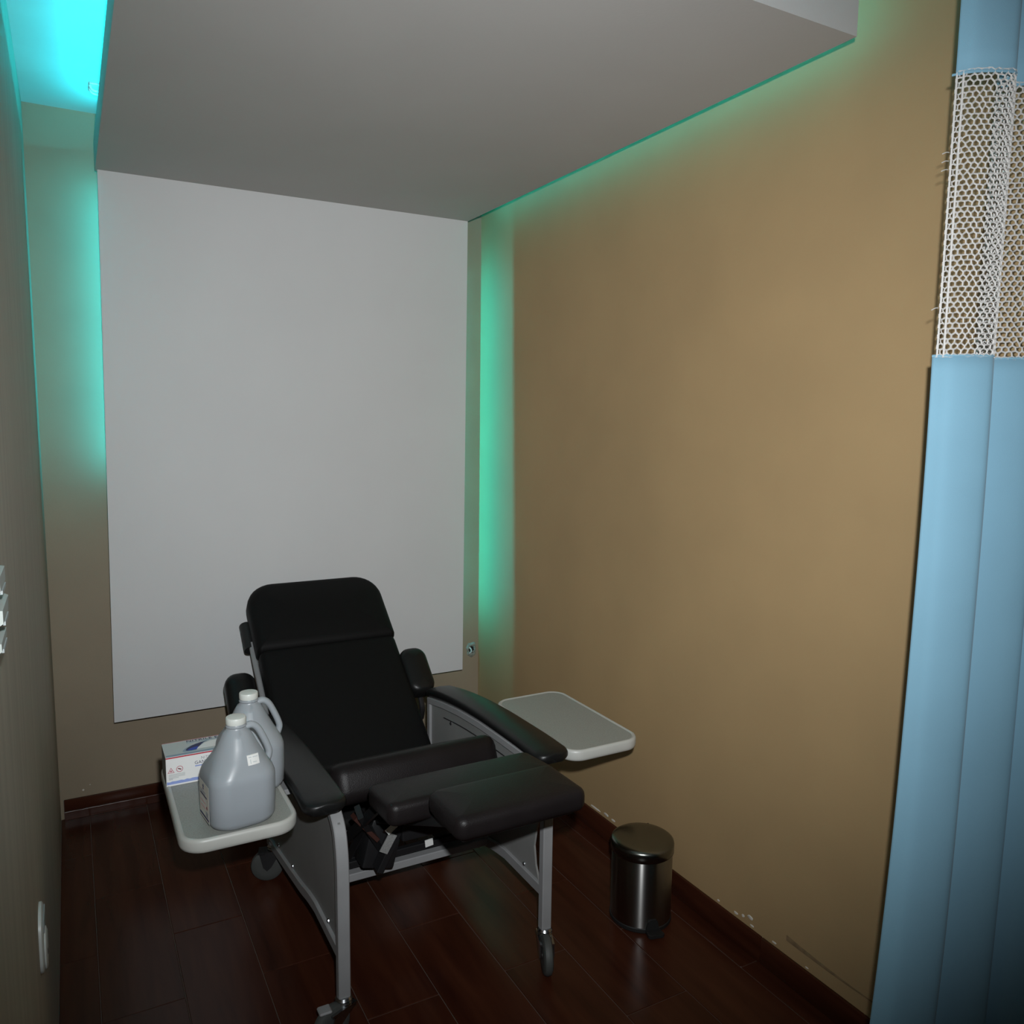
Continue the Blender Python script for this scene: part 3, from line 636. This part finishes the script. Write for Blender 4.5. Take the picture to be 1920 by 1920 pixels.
def text(body, size, Mx, m, par, name):
    cu = bpy.data.curves.new(name, 'FONT'); cu.body = body; cu.size = size; cu.extrude = 0.0001; cu.space_character = 1.05
    o = bpy.data.objects.new(name, cu); COL.objects.link(o); bpy.context.view_layer.update()
    me = bpy.data.meshes.new_from_object(o.evaluated_get(bpy.context.evaluated_depsgraph_get())); bpy.data.objects.remove(o)
    me.transform(Mx); b = B(); b.from_mesh(me); bpy.data.meshes.remove(me)
    return finish(name, b, m, par, 0)
FR = lambda x, z: Matrix.Translation((x, gy0 - 0.0006, z)) @ Matrix.Rotation(PI / 2, 4, 'X')
TP = lambda x, y: Matrix.Translation((x, y, gz1 + 0.0011))
text('NITRILE', 0.0105, FR(gx0 + 0.086, gz0 + 0.0605), 'ink_grey', cb, 'lettering')
text('GANTS', 0.0120, FR(gx0 + 0.070, gz0 + 0.0490), 'ink_navy', cb, 'lettering')
text('200', 0.0062, FR(gx0 + 0.006, gz0 + 0.0175), 'ink_grey', cb, 'lettering')
text('NITRILE EXAM', 0.0185, TP(gx0 + 0.060, gy1 - 0.0180), 'ink_navy', cb, 'lettering')

# ------------------------------------------------------------------ pedal bin
bx_, by_, br = 1.528, 1.905, 0.0965
t = thing('pedal_bin', 'round brushed steel pedal bin on the floor by the tan wall', 'bin', (bx_, by_, 0))
b = B(); lathe(b, [(0.0001, 0.016), (br - 0.004, 0.016), (br - 0.0015, 0.0165), (br - 0.0015, 0.225), (br - 0.0035, 0.229), (0.0001, 0.229)], (bx_, by_, 0), 64); finish('drum', b, 'steel', t, 40)
b = B(); lathe(b, [(0.0001, 0.0), (br - 0.003, 0.0), (br + 0.0005, 0.004), (br + 0.0005, 0.014), (br - 0.003, 0.017), (0.0001, 0.017)], (bx_, by_, 0), 64); finish('base_ring', b, 'rubber_black', t, 40)
b = B(); lathe(b, [(0.0001, 0.226), (br, 0.226), (br + 0.0025, 0.2285), (br + 0.0025, 0.252), (br + 0.0005, 0.2585), (br - 0.006, 0.2630), (br - 0.020, 0.2655), (0.05, 0.268), (0.02, 0.2688), (0.0001, 0.269)], (bx_, by_, 0), 64); finish('lid', b, 'steel_lid', t, 50)
pd = Vector((-0.30, -0.954, 0)).normalized(); ps = Vector((pd.y * -1, pd.x, 0))
pd = (CAM - Vector((bx_, by_, 1.57))).normalized(); pd.rotate(Matrix.Rotation(0.42, 3, 'Z')); ps = Vector((-pd.y, pd.x, 0))
P0 = Vector((bx_, by_, 0))
b = B(); pts = [(-0.022, br - 0.004), (0.022, br - 0.004), (0.026, br + 0.030), (0.020, br + 0.036), (-0.020, br + 0.036), (-0.026, br + 0.030)]
loft(b, [[P0 + ps * u + pd * v + Vector((0, 0, 0.004 + 0.004 * (v > br + .02))) for u, v in pts], [P0 + ps * u + pd * v + Vector((0, 0, 0.013 + 0.004 * (v > br + .02))) for u, v in pts]]); finish('pedal', b, 'rubber_black', t, 30)
b = B(); pts = [(-0.022, 0.014), (0.022, 0.014), (0.016, 0.040), (0.010, 0.046), (-0.010, 0.046), (-0.016, 0.040)]
loft(b, [[P0 + ps * u + pd * (br - 0.004) + Vector((0, 0, z)) for u, z in pts], [P0 + ps * u * .95 + pd * (br + 0.003) + Vector((0, 0, z)) for u, z in pts]]); finish('pedal_guard', b, 'rubber_black', t, 30)
b = B(); box(b, (bx_ + 0.075, by_ + 0.055, 0.226), (bx_ + 0.090, by_ + 0.085, 0.25), 0.003, 1); finish('hinge', b, 'rubber_black', t, 30)

# ------------------------------------------------------------------ privacy curtain
cur = thing('privacy_curtain', 'sky blue hospital curtain with white netting gathered against the tan wall', 'curtain', (1.55, 0.95, 0.1))
CPT = smooth_path([(x, y, 0) for x, y in ((1.424, .955), (1.432, .938), (1.452, .922), (1.480, .906), (1.500, .900), (1.514, .910), (1.520, .935), (1.531, .952), (1.548, .942), (1.575, .915), (1.605, .890), (1.628, .880), (1.642, .892), (1.650, .907), (1.664, .895), (1.680, .86), (1.690, .82), (1.694, .78))], 8)
CAR = [0.0]
for _a, _b in zip(CPT, CPT[1:]): CAR.append(CAR[-1] + (_b - _a).length)
def cpath(s, z):
    """point of the folded curtain: s in metres of cloth from its free edge, z height"""
    if s < 0: p = CPT[0] + (CPT[0] - CPT[1]).normalized() * (-s)
    else:
        k = 0
        while k < len(CAR) - 2 and CAR[k + 1] < s: k += 1
        p = CPT[k].lerp(CPT[k + 1], min(1, (s - CAR[k]) / (CAR[k + 1] - CAR[k])))
    low = max(0.0, 1.69 - z); u = min(1.0, max(0.0, s) / 0.42)
    x = p.x - 0.080 * (low / 1.3) ** 2 * (1 - 0.55 * u)
    mid = 0.935 - 0.36 * (p.x - 1.43)
    y = mid + (p.y - mid) * (1 + 0.12 * low) - 0.020 * low + 0.008 * mnoise.noise(Vector((s * 7, z * 1.1, 5))) * (0.4 + low)
    x += 0.005 * mnoise.noise(Vector((s * 5, z * 1.3, 11))) * low
    return Vector((min(x, XR - 0.006), y, z))
def cloth(name, z0, z1, s0, s1, ns, nz, m, hem=True):
    b = B(); th = 0.0012; grid = [[None] * (nz + 1) for _ in range(ns + 1)]
    for i in range(ns + 1):
        for j in range(nz + 1):
            s = s0 + (s1 - s0) * i / ns; z = z0 + (z1 - z0) * j / nz
            grid[i][j] = b.verts.new(cpath(s, z))
    for i in range(ns):
        for j in range(nz): b.faces.new((grid[i][j], grid[i + 1][j], grid[i + 1][j + 1], grid[i][j + 1]))
    o = finish(name, b, m, cur, 80)
    sm = o.modifiers.new('thickness', 'SOLIDIFY'); sm.thickness = 0.0016; sm.offset = 0
    return o
SMAX = CAR[-1] - 0.002
cl = cloth('cloth', 0.12, 1.695, -0.012, SMAX, 130, 40, 'curtain')
bd_ = cloth('top_band', 2.185, 2.60, -0.006, SMAX, 130, 10, 'curtain')
for nm, zz, par in (('hem', 1.692, cl), ('hem', 2.188, bd_)):
    b = B(); tube(b, [cpath(-0.012 + (SMAX + 0.010) * i / 130, zz) for i in range(131)], 0.0022, 6); finish(nm, b, 'curtain', par, 80)
# netting: hexagonal mesh of real cord
b = B(); cw, chh = 0.0118, 0.0125
vid = {}
S0, S1n, Z0n, Z1n = -0.006, SMAX, 1.690, 2.192
arc = [0.0]; NS = 600
sp_ = [S0 + (S1n - S0) * i / NS for i in range(NS + 1)]
for i in range(NS): arc.append(arc[-1] + (cpath(sp_[i + 1], 1.95).xy - cpath(sp_[i], 1.95).xy).length)
def s_at(a):
    lo, hi = 0, NS
    while hi - lo > 1:
        mid = (lo + hi) // 2
        if arc[mid] <= a: lo = mid
        else: hi = mid
    f = (a - arc[lo]) / max(1e-9, arc[hi] - arc[lo]); return sp_[lo] + (sp_[hi] - sp_[lo]) * f
def hv(a, z):
    k = (round(a * 20000), round(z * 20000))
    if k not in vid:
        j = Vector((mnoise.noise(Vector((a * 160, z * 160, 1))), 0, mnoise.noise(Vector((a * 160, z * 160, 7))))) * 0.0030
        p = cpath(s_at(min(max(a, 0), arc[-1])), z); vid[k] = b.verts.new(p + j)
    return vid[k]
row = 0; z = Z0n
while z < Z1n + chh:
    a = (cw / 2 if row % 2 else 0)
    while a < arc[-1] - cw:
        zz = min(z, Z1n)
        hexv = [hv(a + dx * cw, min(max(z + dz * chh, Z0n), Z1n)) for dx, dz in ((0, -0.25), (0.5, -0.5), (1, -0.25), (1, 0.25), (0.5, 0.5), (0, 0.25))]
        u = []
        for v in hexv:
            if v not in u: u.append(v)
        if len(u) >= 3:
            try: b.faces.new(u)
            except ValueError: pass
        a += cw
    z += chh * 0.75; row += 1
net = finish('netting', b, 'net', cur, 0); net['kind'] = 'stuff'
wf = net.modifiers.new('cord', 'WIREFRAME'); wf.thickness = 0.0038; wf.use_replace = True; wf.use_even_offset = False
for s in (-0.004, 0.007):
    b = B(); tube(b, [cpath(s, 1.69 + 0.5 * i / 30) for i in range(31)], 0.0022, 6); finish('net_edge', b, 'net', cur, 60)
for i, zz in enumerate((2.055, 2.04, 2.025, 1.78)):
    b = B(); p = cpath(-0.008, zz); tube(b, smooth_path([p, p + Vector((-0.008, 0, -0.001)), p + Vector((-0.017, 0.001, -0.005))], 3), 0.0009, 5); finish('loose_thread', b, 'net', cur, 60)
# rail above the curtain
rail = thing('curtain_rail', 'white curtain rail under the ceiling above the blue curtain', 'curtain rail', (0.9, 0.957, 2.60))
b = B(); box(b, (XL + 0.002, 0.915, 2.612), (XR - 0.002, 0.950, 2.630), 0.002, 1); finish('rail_profile', b, 'plastic_white', rail, 30)
for x in (0.2, 0.9, 1.5):
    b = B(); box(b, (x - 0.012, 0.926, 2.630), (x + 0.012, 0.940, ZC - 0.0005), 0.001, 1); finish('rail_bracket', b, 'plastic_white', rail, 30)
for i in range(5):
    s = 0.02 + 0.06 * i; p = cpath(s, 2.60)
    b = B(); tube(b, [(p.x, p.y, 2.594), (p.x, 0.945, 2.6118)], 0.002, 6); finish('curtain_hook', b, 'plastic_white', cur, 60)

# ------------------------------------------------------------------ fittings on the left wall
sw = thing('wall_socket_unit', 'white plastic socket unit with flaps high on the left wall', 'wall socket', (XL, 1.14, 1.30))
b = B(); box(b, (XL + 0.0003, 1.03, 1.284), (XL + 0.005, 1.145, 1.388), 0.002, 2); finish('back_plate', b, 'plastic_dimmed', sw)
for z0, z1, dx in ((1.358, 1.386, 0.013), (1.322, 1.348, 0.014), (1.290, 1.310, 0.011)):
    b = B(); poly = [(XL + 0.004, z0), (XL + 0.004 + dx, z0 + 0.009), (XL + 0.004 + dx, z1 - 0.002), (XL + 0.004, z1)]
    loft(b, [[(x, 1.055, z) for x, z in poly], [(x, 1.138, z) for x, z in poly]]); m_ = finish('module', b, 'plastic_dimmed', sw, 30)
    b = B(); box(b, (XL + 0.0045, 1.070, z0 + 0.004), (XL + 0.0052 + dx, 1.125, z0 + 0.0085)); finish('module_slot', b, 'plastic_grey', m_, 0)
b = B(); poly = [(XL + 0.004, 1.312), (XL + 0.014, 1.316), (XL + 0.015, 1.336), (XL + 0.004, 1.342)]
loft(b, [[(x, 1.146, z) for x, z in poly], [(x, 1.20, z) for x, z in poly]]); finish('side_flap', b, 'plastic_dimmed', sw, 30)
ls = thing('power_outlet', 'white oval power outlet cover low on the left wall', 'power outlet', (XL, 1.70, 0.50))
b = B(); rings = []
for ins, dx in ((0, 0.0003), (0, 0.006), (0.004, 0.009), (0.02, 0.010)):
    rings.append([(XL + dx * .8, 1.70 + u, 0.565 + v) for u, v in rr(0.050 - ins, 0.062 - ins, 0.040 - ins * .8, 8)])
loft(b, rings); finish('cover_plate', b, 'plastic_white', ls, 40)
b = B(); rings = []
for ins, dx in ((0, 0.010), (0.001, 0.013), (0.006, 0.0155), (0.018, 0.016)):
    rings.append([(XL + dx * .8, 1.695 + u, 0.545 + v) for u, v in rr(0.036 - ins, 0.038 - ins, 0.032 - ins * .8, 8)])
loft(b, rings); so = finish('socket_face', b, 'plastic_white', ls, 40)
b = B(); box(b, (XL + 0.0120, 1.675, 0.542), (XL + 0.0134, 1.682, 0.552)); finish('socket_slot', b, 'dark', so, 0)
b = B(); box(b, (XL + 0.0075, 1.670, 0.588), (XL + 0.0100, 1.730, 0.615), 0.001, 1); finish('switch_rocker', b, 'plastic_grey', ls, 0)
